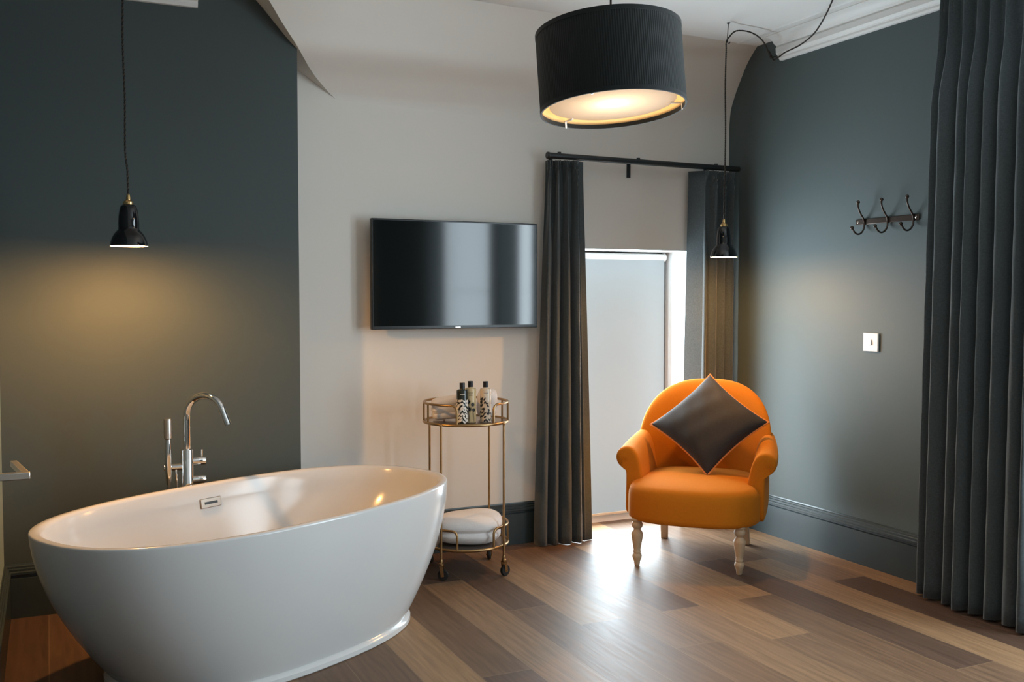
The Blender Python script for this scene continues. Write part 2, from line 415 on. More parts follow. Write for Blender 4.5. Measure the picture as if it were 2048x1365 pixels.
# ================================================================== ROLLER BLIND
t = thing('roller_blind', (0, 0, 0), 'white glowing roller blind pulled down over the low window', 'blind')
BY = WY - .045; BX0, BX1 = WX0 + .012, 3.287
rows = []
for z in (.052, .5, 1.0, 1.515): rows.append([(BX0 + .01, BY, z), (BX1 - .004, BY, z), (BX1 - .004, BY + .002, z), (BX0 + .01, BY + .002, z)])
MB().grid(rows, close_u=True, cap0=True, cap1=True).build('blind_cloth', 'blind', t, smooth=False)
MB().lathe([(.021, BX0), (.021, BX1 - .006)], (0, BY + .012, 1.530), 24, 'X').build('roller_tube', 'roller', t)
MB().lathe([(.020, 0), (.026, .001), (.026, .008), (.022, .012)], (BX1 - .006, BY + .012, 1.530), 24, 'X').build('end_bracket', 'switch', t)
MB().lathe([(.026, 0), (.026, .008)], (BX0 - .008, BY + .012, 1.530), 24, 'X').build('end_bracket', 'switch', t)
MB().box((BX1 - .0038, BY - .003, .045), (BX1 + .004, BY + .012, 1.506)).build('gap_strip', 'frame_grey', t, smooth=False)  # thin dark strip added to draw the dark gap between blind and reveal
MB().box((BX0 + .01, BY - .006, .042), (BX1 - .004, BY + .006, .056)).build('bottom_bar', 'beige_bar', t, bevel=.002)

# ================================================================== BATHTUB
BC = V((.716, 3.711, 0)); BA = .495; RIMZ = .55
t = thing('bathtub', BC, 'white oval freestanding bathtub in front of the dark chimney breast', 'bathtub', rz=BA)
def oval(a, bb, z, e_=2.45, n=96, cx=0, cy=0):
    out = []
    for k in range(n):
        q = 2 * pi * k / n; c, s = cos(q), sin(q)
        out.append((cx + a * (abs(c) ** (2 / e_)) * (1 if c >= 0 else -1), cy + bb * (abs(s) ** (2 / e_)) * (1 if s >= 0 else -1), z))
    return out
rows = []
A0, A1, B0, B1 = .605, .835, .350, .449
for k in range(15):
    q = k / 14; g = 1 - (1 - q) ** 1.75
    rows.append(oval(A0 + (A1 - A0) * g, B0 + (B1 - B0) * g, .035 + (RIMZ - .043) * q, 2.45, cx=.02 * (1 - q)))
rows.append(oval(A1 - .0005, B1 - .0005, RIMZ - .003)); rows.append(oval(A1 - .004, B1 - .004, RIMZ))
rows.append(oval(A1 - .022, B1 - .020, RIMZ + .0005)); rows.append(oval(A1 - .032, B1 - .028, RIMZ - .003)); rows.append(oval(A1 - .040, B1 - .034, RIMZ - .012))
for k in range(1, 11):
    q = k / 10
    rows.append(oval(A1 - .040 - .30 * q ** 1.35, B1 - .034 - .115 * q ** 1.3, RIMZ - .012 - .36 * q ** .8, 2.45))
rows.append(oval(.455, .262, .163)); rows.append(oval(.40, .22, .153)); rows.append(oval(.2, .11, .150)); rows.append(oval(.02, .012, .148))
MB().grid(rows, close_u=True, cap0=True, cap1=True).build('tub_shell', 'acrylic', t, angle=60)
rows = [oval(.612, .357, 0, cx=.02), oval(.616, .361, .004, cx=.02), oval(.616, .361, .020, cx=.02), oval(.611, .356, .026, cx=.02), oval(.606, .351, .029, cx=.02), oval(.600, .345, .036, cx=.02)]
MB().grid(rows, close_u=True, cap0=True, cap1=True).build('plinth', 'acrylic', t, angle=30)
# overflow slot plate on the far inner side
q_ = ((RIMZ - .012 - .475) / .36) ** (1 / .8)
oy = B1 - .034 - .115 * q_ ** 1.3 - .001
mt = Matrix.Translation((.06, oy, .475)) @ Matrix.Rotation(radians(-10), 4, 'X')
o = MB().box((-.048, -.006, -.019), (.048, .004, .019)).xf(mt).build('overflow_plate', 'pewter', t, bevel=.002); o['label'] = 'steel overflow plate'
MB().box((-.030, -.0075, -.005), (.030, -.006, .005)).xf(mt).build('slot', 'black_plastic', o, smooth=False)

# ================================================================== BATH TAP
t = thing('bath_tap', (.50, 4.19, 0), 'chrome floor-standing bath mixer tap behind the bathtub', 'tap')
MB().lathe([(.045, 0), (.045, .006), (.036, .012), (.027, .014)], (0, 0, 0), 32).build('floor_flange', 'chrome', t)
MB().lathe([(.0245, .012), (.0255, .02), (.0255, .678), (.024, .682), (.016, .684)], (0, 0, 0), 36).build('column', 'chrome', t)
D = V((.72, -.69, 0)).normalized(); R0 = .088
pts = [V((0, 0, .68)), V((0, 0, .74)), V((0, 0, .80))] + [V((0, 0, .815)) + D * (R0 - R0 * cos(a)) + V((0, 0, R0 * sin(a))) for a in [radians(160 * k / 22) for k in range(1, 23)]]
tn = (pts[-1] - pts[-2]).normalized(); pts += [pts[-1] + tn * .03, pts[-1] + tn * .062]
MB().tube(pts, .0145, 20).build('spout', 'chrome', t)
for z, up_ in ((.632, 1), (.556, -1)):
    k = MB().lathe([(.017, .020), (.017, .070), (.0155, .072)], (0, 0, z), 24, 'X').build('knob', 'chrome', t)
    MB().tube([(.058, 0, z + up_ * .012), (.058, 0, z + up_ * .046)], .0038, 10).build('lever', 'chrome', k)
MB().lathe([(.013, -.090), (.0135, -.088), (.0135, -.02)], (0, 0, .612), 20, 'X').build('handset_holder', 'chrome', t)
HX, HY = -.074, -.012
h = MB().lathe([(.010, .545), (.0135, .60), (.0135, .64), (.0125, .705), (.0115, .728)], (HX, HY, 0), 24).build('shower_handset', 'chrome', t)
MB().lathe([(.0115, .728), (.0155, .732), (.0155, .806), (.014, .811)], (HX, HY, 0), 24).build('spray_head', 'satin_steel', h)
hp = catmull([(HX, HY, .548), (HX - .001, HY, .40), (HX - .004, HY, .22), (HX + .015, HY, .10), (HX + .032, HY, .16), (HX + .032, HY + .004, .35), (HX + .032, HY + .008, .52), (HX + .030, HY + .01, .60)], 24)
MB().tube(hp, [.0062 if (i % 2) else .0052 for i in range(len(hp))], 10).build('hose', 'chrome', t)

# ================================================================== LEFT TOWEL RAIL
t = thing('towel_rail', (XL, 2.98, .818), 'short brushed steel towel rail with a bent end at the left edge', 'towel rail')
b = MB(); q = .0095
b.box((0, -.022, -q), (.128, .0, q)); b.build('arm', 'satin_steel', t, bevel=.002)
mt = Matrix.Translation((.118, -.011, 0)) @ Matrix.Rotation(radians(9), 4, 'Z')
MB().box((-.009, 0, -.0085), (.009, .235, .0085)).xf(mt).build('bent_end', 'satin_steel', t, bevel=.002)
MB().lathe([(.026, 0), (.026, .006), (.024, .008)], (0, -.011, 0), 28, 'X').build('wall_plate', 'satin_steel', t)

# ================================================================== BELL PENDANT LAMPS
def flex(pts, name, parent, twist=.022, r=.0024, off=.0021):
    """two-strand twisted cloth flex along a path"""
    pts = resample(pts, .005); b_ = MB()
    for st in range(2):
        b_.cur = st; out = []; up = V((1, 0, .01)).normalized(); s_ = 0
        for i, p in enumerate(pts):
            tt = (pts[min(i + 1, len(pts) - 1)] - pts[max(i - 1, 0)]).normalized()
            up = (up - tt * up.dot(tt)).normalized(); sd = tt.cross(up)
            a = 2 * pi * i * .005 / twist + st * pi
            out.append(p + (up * cos(a) + sd * sin(a)) * off)
        b_.tube(out, r, 6)
    return b_.build(name, ['flex', 'flex_gold'], parent)
def bell_lamp(loc, label, watts):
    t_ = thing('pendant_lamp', loc, label, 'pendant lamp', 'small black bell pendants')
    # z = 0 is the rim
    P_ = [(.067, 0), (.0665, .006), (.064, .018), (.059, .032), (.052, .045), (.044, .055), (.0375, .061), (.0365, .066), (.0368, .085), (.0355, .108), (.0325, .130), (.029, .146), (.022, .153), (.015, .155)]
    prof = P_ + [(.015, .152), (.021, .150), (.0275, .144), (.031, .129), (.034, .107), (.0352, .085), (.035, .066), (.036, .059), (.0425, .053), (.0505, .043), (.0575, .031), (.0625, .018), (.065, .006), (.0655, 0)]
    b_ = MB().lathe(P_, n=48, cap0=False, cap1=False)
    sh = b_.build('lamp_shade', 'black_gloss', t_, angle=50)
    MB().lathe([(.067, 0)] + prof[len(P_):][::-1], n=48, cap0=False, cap1=True).build('shade_lining', 'shade_inner', sh, angle=50)
    MB().lathe([(.017, .154), (.018, .158), (.018, .164), (.014, .168), (.0085, .172), (.0085, .180), (.0065, .184), (.0065, .190), (.004, .192)], n=24).build('brass_cap', 'bright_brass', t_, angle=30)
    MB().sphere((0, 0, .070), .020, 16, 10, (1, 1, 1.25)).build('bulb', 'bulb', t_)
    ld = bpy.data.lights.new('pendant_light', 'POINT'); ld.energy = watts; ld.color = (1.0, .50, .15); ld.shadow_soft_size = .022
    lo = bpy.data.objects.new('pendant_light', ld); COL.objects.link(lo); lo.location = (0, 0, .014); lo.parent = t_
    return t_
pl = bell_lamp((.278, 3.97, 1.488), 'black bell pendant lamp hanging over the left end of the bathtub', 37)
fp = catmull([(0, 0, .190), (-.001, .006, .28), (-.008, .002, .36), (-.006, .004, .55), (-.010, .003, .75), (-.007, .003, .95), (-.010, 0, 1.15), (-.010, 0, ZC - 1.488 - .02)], 6)
flex(fp, 'flex', pl)
MB().lathe([(.035, ZC - 1.488 - .022), (.035, ZC - 1.488)], (-.010, 0, 0), 24).build('ceiling_rose', 'bright_brass', pl)
PR = V((3.088, 4.10, 1.499))
pr = bell_lamp(PR, 'black bell pendant lamp hanging in front of the window curtain near the coat hooks', 24)
HK = V((3.135, 4.142, ZC))           # ceiling hook
WH = V((XR - .014, 4.300, 2.578))    # little hook at the cornice end
top = HK + V((-.006, 0, -.088))
fp = catmull([V((0, 0, .190)) + PR, PR + V((0, 0, .30)), PR + V((.004, 0, .6)), PR + V((.002, .003, .85)), V((PR.x + .012, PR.y + .012, 2.54)), top + V((-.012, -.006, -.022)), top + V((-.002, 0, .0)), top + V((.006, 0, .012)),
              top + V((.06, .004, .055)), top + V((.16, .01, .058)), top + V((.26, .04, .03)), top + V((.34, .08, -.035)), WH + V((-.035, 0, .035)), WH + V((-.004, 0, -.006)),
              V((3.538, 4.262, 2.566)), V((3.50, 4.184, 2.560)), V((3.46, 4.094, 2.557)), V((3.43, 3.951, 2.558)), V((3.38, 3.805, 2.567)), V((3.33, 3.699, 2.583)),
              V((3.28, 3.595, 2.614)), V((3.24, 3.52, 2.641)), V((3.19, 3.42, ZC - .006))], 10)
flex([p - PR for p in fp], 'flex', pr)
t = tag(MB().tube([HK + V((0, 0, 0)), HK + V((-.004, 0, -.05)), HK + V((-.006, 0, -.085)), HK + V((-.003, 0, -.100)), HK + V((.006, 0, -.103)), HK + V((.012, 0, -.094))], .0022, 8)
        .lathe([(.008, -.004), (.008, 0)], tuple(HK), 16).build('ceiling_hook', 'black_metal'), 'thin black ceiling hook holding up the flex of the pendant by the curtain', 'hook')
t = tag(MB().tube([WH + V((.014, 0, .012)), WH + V((-.004, 0, .010)), WH + V((-.010, 0, -.004)), WH + V((-.006, 0, -.012)), WH + V((.002, 0, -.006))], .002, 8)
        .build('wall_hook', 'black_metal'), 'tiny dark hook holding the flex at the end of the cornice', 'hook')

# ================================================================== DRUM PENDANT
DC = V((1.757, 2.972, 2.072)); DR, DH = .248, .272
t = thing('drum_pendant', DC, 'large black pleated drum shade with glowing diffuser hanging from the ceiling', 'pendant lamp')
va = V((sin(radians(30.6)), cos(radians(30.6)), 0)); vr = V((va.y, -va.x, 0))
tilt = Matrix.Rotation(radians(-4.2), 4, va) @ Matrix.Rotation(radians(-4.2), 4, vr)
nrib = 190; rows = []
for z in (-DH / 2, -DH / 2 + .002, DH / 2 - .002, DH / 2):
    ring = []
    for k in range(nrib * 4):
        a = 2 * pi * k / (nrib * 4); rr_ = DR + (.0006, .0009, .0006, -.0007)[k % 4] * (0 if abs(z) == DH / 2 else 1)
        ring.append((rr_ * cos(a), rr_ * sin(a), z))
    rows.append(ring)
sh = MB().grid(rows, close_u=True).xf(tilt).build('drum_shade', 'drum', t, angle=80)
ring = lambda r, z, n=96: [(r * cos(2 * pi * k / n), r * sin(2 * pi * k / n), z) for k in range(n)]
o = MB().grid([ring(DR - .003, -DH / 2 + .013), ring(DR - .003, DH / 2 - .013)], close_u=True).xf(tilt).build('shade_lining', 'tan_lining', sh); o['label'] = 'tan lining inside the black shade'
b = MB()
for z0, z1 in ((-DH / 2 - .001, -DH / 2 + .014), (DH / 2 - .014, DH / 2 + .001)):
    b.grid([ring(DR + .0018, z0), ring(DR + .0018, z1), ring(DR - .004, z1), ring(DR - .004, z0)], close_u=True, close_v=True)
b.xf(tilt).build('edge_tape', 'drum', sh, angle=30)
DZ = -DH / 2 + .022
o = MB().lathe([(.001, DZ + .003), (.214, DZ + .003), (.2165, DZ + .001), (.214, DZ), (.001, DZ)], n=96).xf(tilt).build('diffuser', 'diffuser', t, angle=30); o['label'] = 'glowing opal diffuser disc'
for k in range(3):
    a = radians(-172 + 120 * k) + .62
    ca, sa = cos(a), sin(a); mt = tilt @ Matrix.Rotation(a, 4, 'Z')
    MB().box((.205, -.004, DZ - .004), (.246, .004, DZ)).box((.243, -.004, -DH / 2 - .004), (.2465, .004, DZ)).xf(mt).build('clip', 'switch', t, smooth=False)
b = MB()
for k in range(3):
    a = 2 * pi * k / 3 + .3; b.tube([(0, 0, .02), (.244 * cos(a), .244 * sin(a), .05)], .003, 8)
b.lathe([(.02, .0), (.02, .06)], n=20); b.xf(tilt).build('lamp_holder', 'switch', t)
MB().sphere((0, 0, -.045), .032, 20, 12).xf(tilt).build('bulb', 'bulb', t)
fp = [V((0, 0, .05)), V((0, 0, .3)), V((-.003, 0, ZC - DC.z - .03))]
MB().tube(fp, .0038, 8).build('flex', 'flex', t)
MB().lathe([(.05, ZC - DC.z - .04), (.05, ZC - DC.z)], n=24).build('ceiling_rose', 'switch', t)
ld = bpy.data.lights.new('drum_light', 'POINT'); ld.energy = 10; ld.color = (1.0, .76, .50); ld.shadow_soft_size = .05
lo = bpy.data.objects.new('drum_light', ld); COL.objects.link(lo); lo.location = tilt @ V((0, 0, -.080)); lo.parent = t

# ================================================================== TELEVISION
t = thing('television', (1.855, YB - .070, 1.409), 'black flat-screen television mounted on the white wall', 'television', rz=radians(1.0))
W_, H_ = .893, .536
b = MB(); b.box((-W_ / 2, -.012, -H_ / 2), (W_ / 2, .018, H_ / 2)); b.build('bezel', 'black_plastic', t, bevel=.003)
b = MB().box((-W_ / 2 + .008, -.0135, -H_ / 2 + .016), (W_ / 2 - .008, -.012, H_ / 2 - .008)); b.build('screen', 'screen', t, smooth=False)
MB().box((-.30, .018, -.20), (.30, .034, .18)).build('back_housing', 'black_plastic', t, bevel=.008)
MB().box((-.014, -.0140, -H_ / 2 + .004), (.014, -.0119, -H_ / 2 + .010)).build('badge', 'satin_steel', t, smooth=False)
MB().box((-.10, .034, -.10), (.10, .069, .10)).build('wall_mount', 'black_metal', t, smooth=False)

# ================================================================== ROUND BRASS TROLLEY
CC = V((1.782, 4.338, 0)); th0 = atan2(-.925, -.379)      # th0: towards the camera
t = thing('drinks_trolley', CC, 'round two-tier antique brass trolley on casters beside the bathtub', 'trolley')
def cp(deg, r, z): a = th0 + radians(deg); return V((r * cos(a), r * sin(a), z))
TR = .198
for z, nm in ((.715, 'upper'), (.140, 'lower')):
    b = MB().lathe([(.002, z - .004), (TR, z - .004), (TR, z + .001), (.002, z + .001)], n=64); tr_ = b.build('tray', 'tray', t, angle=30)
    MB().tube([(TR * cos(2 * pi * k / 72), TR * sin(2 * pi * k / 72), z) for k in range(72)], .0072, 10, closed=True).build('tray_rim', 'brass', tr_)
    rz_ = z + .090; g0, g1 = 40, -12 + 0
    pts = [cp(g0, TR, z + .004), cp(g0, TR, z + .05), cp(g0, TR, rz_ - .022), cp(g0 + 1.5, TR, rz_ - .008), cp(g0 + 5, TR, rz_ - .001)]
    pts += [cp(q, TR, rz_) for q in range(g0 + 8, 360 + g1 - 6, 4)]
    pts += [cp(360 + g1 - 5, TR, rz_ - .001), cp(360 + g1 - 1.5, TR, rz_ - .008), cp(360 + g1, TR, rz_ - .022), cp(360 + g1, TR, z + .05), cp(360 + g1, TR, z + .004)]
    b = MB().tube(pts, .0058, 10)
    for q in (-62, -86, 88, 118, 180, 212): b.tube([cp(q, TR, z), cp(q, TR, rz_)], .0048, 8)
    b.build('gallery_rail', 'brass', t)
for q in (-33, 57, 147, 237):
    p = cp(q, TR + .011, 0)
    MB().tube([p + V((0, 0, .072)), p + V((0, 0, .712))], .0055, 12).sphere(p + V((0, 0, .712)), .008, 10, 6).build('leg', 'brass', t)
    c = MB().lathe([(.008, .068), (.011, .070), (.011, .078), (.007, .082), (.007, .095), (.006, .097)], tuple(p), 16)
    tw = V((cos(th0 + 1.75 + q * .01), sin(th0 + 1.75 + q * .01), 0)); nn = V((-tw.y, tw.x, 0))
    for s_ in (-1, 1):
        w = p + nn * s_ * .0105
        c.grid([[w - tw * .008 + V((0, 0, .070)), w + tw * .010 + V((0, 0, .070)), w + tw * .014 + V((0, 0, .020)), w - tw * .000 + V((0, 0, .018))],
                [w + nn * s_ * .002 - tw * .008 + V((0, 0, .070)), w + nn * s_ * .002 + tw * .010 + V((0, 0, .070)), w + nn * s_ * .002 + tw * .014 + V((0, 0, .020)), w + nn * s_ * .002 + V((0, 0, .018))]], close_u=True, cap0=True, cap1=True)
    c.tube([p + tw * .008 - nn * .015 + V((0, 0, .026)), p + tw * .008 + nn * .015 + V((0, 0, .026))], .004, 8)
    c.tube([p - nn * .0125 + V((0, 0, .068)), p + nn * .0125 + V((0, 0, .068))], .005, 8)
    c = c.build('caster', 'brass', t, angle=35)
    wl = MB().lathe([(.010, -.008), (.024, -.008), (.0258, -.005), (.0258, .005), (.024, .008), (.010, .008)], n=28)
    rot = Matrix(((tw.x, 0, nn.x, 0), (tw.y, 0, nn.y, 0), (0, 1, 0, 0), (0, 0, 0, 1)))
    wl.xf(Matrix.Translation(p + tw * .008 + V((0, 0, .026))) @ rot).build('wheel', 'rubber', c)

# towels on the trolley
def soft_block(hx, hy, hz, e_=3.2, nu=56, nv=28, seed=1, amp=.006, crease=0, e2=None, layers=0):
    rnd = random.Random(seed); ph = [(rnd.uniform(0, 6), rnd.uniform(8, 26), rnd.uniform(-1, 1), rnd.uniform(-1, 1), rnd.uniform(-1, 1)) for _ in range(7)]
    rows = []; e2 = e2 or e_
    def sp(v_, e): return (abs(v_) ** (2 / e)) * (1 if v_ >= 0 else -1)
    for i in range(nv + 1):
        a = max(-pi / 2 + .015, min(pi / 2 - .015, -pi / 2 + pi * i / nv)); r = []
        for k in range(nu):
            q = 2 * pi * k / nu; p = V((hx * sp(cos(a), e2) * sp(cos(q), e_), hy * sp(cos(a), e2) * sp(sin(q), e_), hz * sp(sin(a), e2)))
            d = sum(sin(f * (x * p.x + y * p.y + z * p.z) + o_) for o_, f, x, y, z in ph) / 7
            w = 1 + d * amp / max(hx, hz) * 3 + rnd.uniform(-.004, .004)
            if layers: w *= 1 - .085 * abs(cos(pi * layers * (p.z / hz + 1) / 2)) ** 10 * (1 if abs(p.z) < hz * .8 else 0)
            r.append((p.x * w, p.y * w, max(p.z * w, -hz) + crease * p.x))
        rows.append(r)
    return MB().grid(rows, close_u=True, cap0=True, cap1=True)
o = soft_block(.080, .058, .052, 5.5, 88, 48, seed=3, amp=.008, e2=5, crease=.12, layers=3).build('folded_towel', 'towel'); o.location = CC + V((-.080, .035, .7165 + .052 + .006)); o.rotation_euler = (0, 0, radians(-14))
tag(o, 'white folded hand towel behind the dark bottle on the upper tray', 'towel', 'white towels on the trolley')
o = soft_block(.060, .064, .080, 2.6, 72, 40, seed=5, amp=.012, e2=3.6).build('rolled_towel', 'towel'); o.location = CC + V((.120, .018, .7165 + .080)); o.rotation_euler = (0, 0, radians(-24))
tag(o, 'white rounded towel roll behind the pale bottle on the upper tray', 'towel', 'white towels on the trolley')
o = soft_block(.156, .132, .064, 3.6, 110, 56, seed=9, amp=.012, e2=3.1, layers=2).build('folded_bath_towel', 'towel'); o.location = CC + V((.002, .0, .1415 + .065)); o.rotation_euler = (0, 0, radians(-22))
tag(o, 'large white folded bath towel on the lower tray of the trolley', 'towel', 'white towels on the trolley')

# bottles
def leaf(b_, R, th, z, ln, wd, ang, lift=.0006):
    """leaf shape laid on a cylinder of radius R at (th, z), long axis turned by ang"""
    n_ = 5; top_, bot = [], []
    for k in range(n_ + 1):
        s = k / n_; w = wd * sin(pi * s) ** .8 * (1.15 - .5 * s)
        for sg, lst in ((1, top_), (-1, bot)):
            a_ = (s - .5) * ln; c_ = sg * w / 2
            du = a_ * cos(ang) - c_ * sin(ang); dz = a_ * sin(ang) + c_ * cos(ang)
            q = th + du / R; lst.append(((R + lift) * cos(q), (R + lift) * sin(q), z + dz))
    b_.grid([top_, bot])
def bottle(loc, label, kind, hgt, seed):
    t_ = thing('toiletry_bottle', loc, label, 'bottle', 'toiletry bottles on the trolley')
    R = .0265; rnd = random.Random(seed); hb = hgt - .032
    MB().lathe([(.020, 0), (R - .001, .001), (R, .004), (R, hb - .006), (R - .001, hb - .002), (R - .006, hb + .001), (.013, hb + .002), (.012, hb + .006)], n=40).build('bottle_body', ('bottle_dark', 'bottle_amber', 'bottle_pale')[kind], t_, angle=35)
    MB().lathe([(.0115, hb + .004), (.0125, hb + .005), (.0125, hgt - .001), (.0115, hgt)], n=28).build('cap', 'cap_black', t_, angle=35)
    b_ = MB(); ln_ = MB(); f0 = th0 + .05
    if kind == 0:
        for i in range(7):
            z0 = .014 + i * .0150
            for q in (-1, 1):
                for dq in (.20, .68, 1.15):
                    leaf(b_, R, f0 + q * dq + rnd.uniform(-.12, .12), z0 + rnd.uniform(-.004, .004), rnd.uniform(.019, .025), .0095, (pi / 2 - q * (-1) * .7) + rnd.uniform(-.3, .3))
        mt_ = 'label_white'
    elif kind == 1:
        for cx, cz, rr_ in ((-.45, .098, .011), (.35, .085, .010), (-.30, .064, .013), (.55, .060, .009)):
            for k in range(11):
                a_ = 2 * pi * k / 11; leaf(b_, R, f0 + cx + rr_ * .62 * cos(a_) / R, cz + rr_ * .62 * sin(a_), rr_ * 1.15, .0042, a_)
            leaf(b_, R, f0 + cx + .02, cz / 2 - .003, cz - rr_, .0018, pi / 2 + .06)
        mt_ = 'ink'
    else:
        for i in range(7):
            z0 = .012 + i * .0165
            for q in (-1, 1):
                for dq in (.2, .65, 1.1):
                    if rnd.random() < .10 + i * .075: continue
                    leaf(b_, R, f0 + q * dq + rnd.uniform(-.15, .15), z0 + rnd.uniform(-.004, .004), rnd.uniform(.016, .022), .0085, pi / 2 + q * rnd.uniform(.3, 1.0))
        mt_ = 'ink'
    b_.build('label_pattern', mt_, t_, smooth=False)
    for k, (z, w) in enumerate(((hb - .020, .8), (hb - .026, .55), (hb - .033, .65))[: (1 if kind != 1 else 3)]):
        rows_ = [[((R + .0005) * cos(f0 + w * (s / 8 - .5)), (R + .0005) * sin(f0 + w * (s / 8 - .5)), z + dz) for s in range(9)] for dz in (-.0009, .0009)]
        ln_.grid(rows_)
    ln_.build('label_line', 'label_white' if kind == 0 else 'ink', t_, smooth=False)
    return t_
def onray(px_dir, y): return None
bottle(CC + V((-.062, -.108, .7165)), 'dark bottle with white leaf pattern, leftmost on the trolley', 0, .188, 1)
bottle(CC + V((-.012, -.086, .7165)), 'honey coloured bottle with black flower silhouettes, middle on the trolley', 1, .192, 2)
bottle(CC + V((.055, -.108, .7165)), 'pale bottle with black leaf pattern, rightmost on the trolley', 2, .190, 3)

# ================================================================== ARMCHAIR
AO = V((2.935, 4.085, 0)); AF = V((-.70, -.714, 0)).normalized(); AR = V((-AF.y, AF.x, 0)); AR = V((.714, -.70, 0)).normalized()
az = atan2(AR.y, AR.x)
# local axes: x = viewer's right, -y = the way the chair faces, z up
t = thing('armchair', AO, 'orange upholstered armchair with turned pale wood legs by the window', 'armchair', rz=az)
# seat
def seat_outline(k, n=64):
    out = []
    for i in range(n):
        q = 2 * pi * i / n; c, s = cos(q), sin(q); e_ = 4.2
        x = .305 * (abs(c) ** (2 / e_)) * (1 if c >= 0 else -1); y = .325 * (abs(s) ** (2 / e_)) * (1 if s >= 0 else -1)
        if y < 0: y -= .050 * (1 - (x / .305) ** 2) * (-y / .325); x *= 1 + .055 * min(1, -y / .16)
        out.append((x * k, y * k - .005 * (1 - k)))
    return out
prof = [(.90, .222), (.97, .224), (.995, .232), (1.0, .25), (1.0, .31), (.995, .345), (.98, .368), (.95, .385), (.90, .395), (.80, .405), (.6, .416), (.35, .423), (.1, .425)]
MB().grid([[(x, y, z) for x, y in seat_outline(k)] for k, z in prof], close_u=True, cap0=True, cap1=True).build('seat', 'orange', t, angle=70)
# backrest: rounded arch, hollow in plan, leaning back
def arch(k, n=80):
    out = []
    for i in range(n):
        q = 2 * pi * i / n; c, s = cos(q), sin(q)
        if s >= 0: x, z = .338 * (abs(c) ** (2 / 2.6)) * (1 if c >= 0 else -1), .318 * s ** (2 / 2.3)
        else: x, z = .338 * (abs(c) ** (2 / 5)) * (1 if c >= 0 else -1), -.27 * (-s) ** (2 / 5)
        x *= 1 - .06 * max(0, -z / .27)
        out.append((x * k, z * k))
    return out
def back_pt(x, z, off):
    zz = z + .545
    y = .300 - .16 * (abs(x) / .338) ** 2.2 * (1 if z < .0 else max(.35, 1 - z * 1.5)) + .17 * (zz - .40)
    return (x, y + off, zz)
ks = [.05, .3, .55, .72, .84, .91, .955, .985, 1.0]
TB = .050
rows = [[back_pt(x, z, -TB * (1 - k ** 5) ** .5 - .018 * (1 - k * k)) for x, z in arch(k)] for k in ks]
rows += [[back_pt(x, z, TB * (1 - k ** 5) ** .5) for x, z in arch(k)] for k in ks[::-1][1:]]
MB().grid(rows, close_u=True, cap0=True, cap1=True).build('backrest', 'orange', t, angle=75)
# arms: scrolled section swept forward
SEC = [(.252, .30), (.254, .40), (.262, .46), (.274, .520), (.288, .560), (.310, .588), (.340, .594), (.368, .580), (.386, .552), (.390, .522), (.382, .492), (.364, .470), (.346, .456), (.338, .435), (.336, .38), (.336, .30), (.334, .236), (.318, .226), (.262, .226), (.252, .24)]
def arm_mesh(sg):
    sec = [V((p[0], 0, p[1])) for p in SEC]; sec = catmull(sec + [sec[0]], 4)[:-1]
    rows_ = []; cx, cz = .312, .42
    for y, lift, sq, k in ((.33, .012, .62, .96), (.25, .010, .70, 1), (.15, .004, .82, 1), (.05, -.012, .92, 1), (-.04, -.028, .98, 1), (-.10, -.036, 1, 1), (-.128, -.036, 1, .992), (-.140, -.036, 1, .965), (-.147, -.036, 1, .90), (-.150, -.036, 1, .72), (-.150, -.036, 1, .4), (-.149, -.036, 1, .08)):
        r = []
        for p in sec:
            x, z = p.x, p.z
            if x > .336 : x = .336 + (x - .336) * sq
            if z > .40: z = z + lift * (z - .40) / .19
            # arms draw in towards the back
            x -= .02 * max(0, y / .33)
            x2, z2 = cx + (x - cx) * k, cz + (z - cz) * k
            yy = y - (.055 if k > .5 else .055) * 0
            # the front edge of the arm sweeps forward at its foot
            yy -= .015 * max(0, (.44 - z2) / .20) * (1 if y < .1 else 0)
            r.append((sg * x2, yy, z2))
        rows_.append(r)
    b_ = MB().grid(rows_, close_u=True, cap0=True, cap1=True)
    return b_
for sg in (-1, 1):
    a_ = arm_mesh(sg).build('arm', 'orange', t, angle=75)
    # gathered pleats radiating on the scroll end
    b_ = MB(); pc = V((sg * .350, -.1502, .484))
    for q in range(-60, 200, 26):
        a = radians(q); d_ = V((sg * cos(a), 0, sin(a)))
        b_.tube([pc + d_ * .004, pc + d_ * .016, pc + d_ * .029 + V((0, .0012, 0))], [.0008, .0022, .0006], 6)
    b_.build('scroll_pleats', 'orange', a_)
# legs
LEG = [(.010, 0), (.013, .004), (.015, .022), (.021, .036), (.0235, .046), (.021, .056), (.0165, .060), (.0185, .066), (.0185, .071), (.0165, .075), (.0185, .090), (.024, .120), (.0285, .148), (.0285, .158), (.022, .170), (.0165, .176), (.0165, .180), (.025, .190), (.0275, .199), (.025, .208), (.021, .213), (.026, .219), (.028, .224), (.026, .231)]
for x in (-.250, .236): MB().lathe(LEG, (x, -.278, 0), 28).build('leg', 'pale_wood', t, angle=35)
for x in (-.228, .205):
    b_ = MB(); r0 = [(x + sx * .017, .315 + sy * .017, 0) for sx, sy in ((-1, -1), (1, -1), (1, 1), (-1, 1))]; r1 = [(x * .95 + sx * .021, .225 + sy * .021, .26) for sx, sy in ((-1, -1), (1, -1), (1, 1), (-1, 1))]
    b_.grid([r0, r1], close_u=True, cap0=True, cap1=True).build('leg', 'pale_wood', t, bevel=.003)

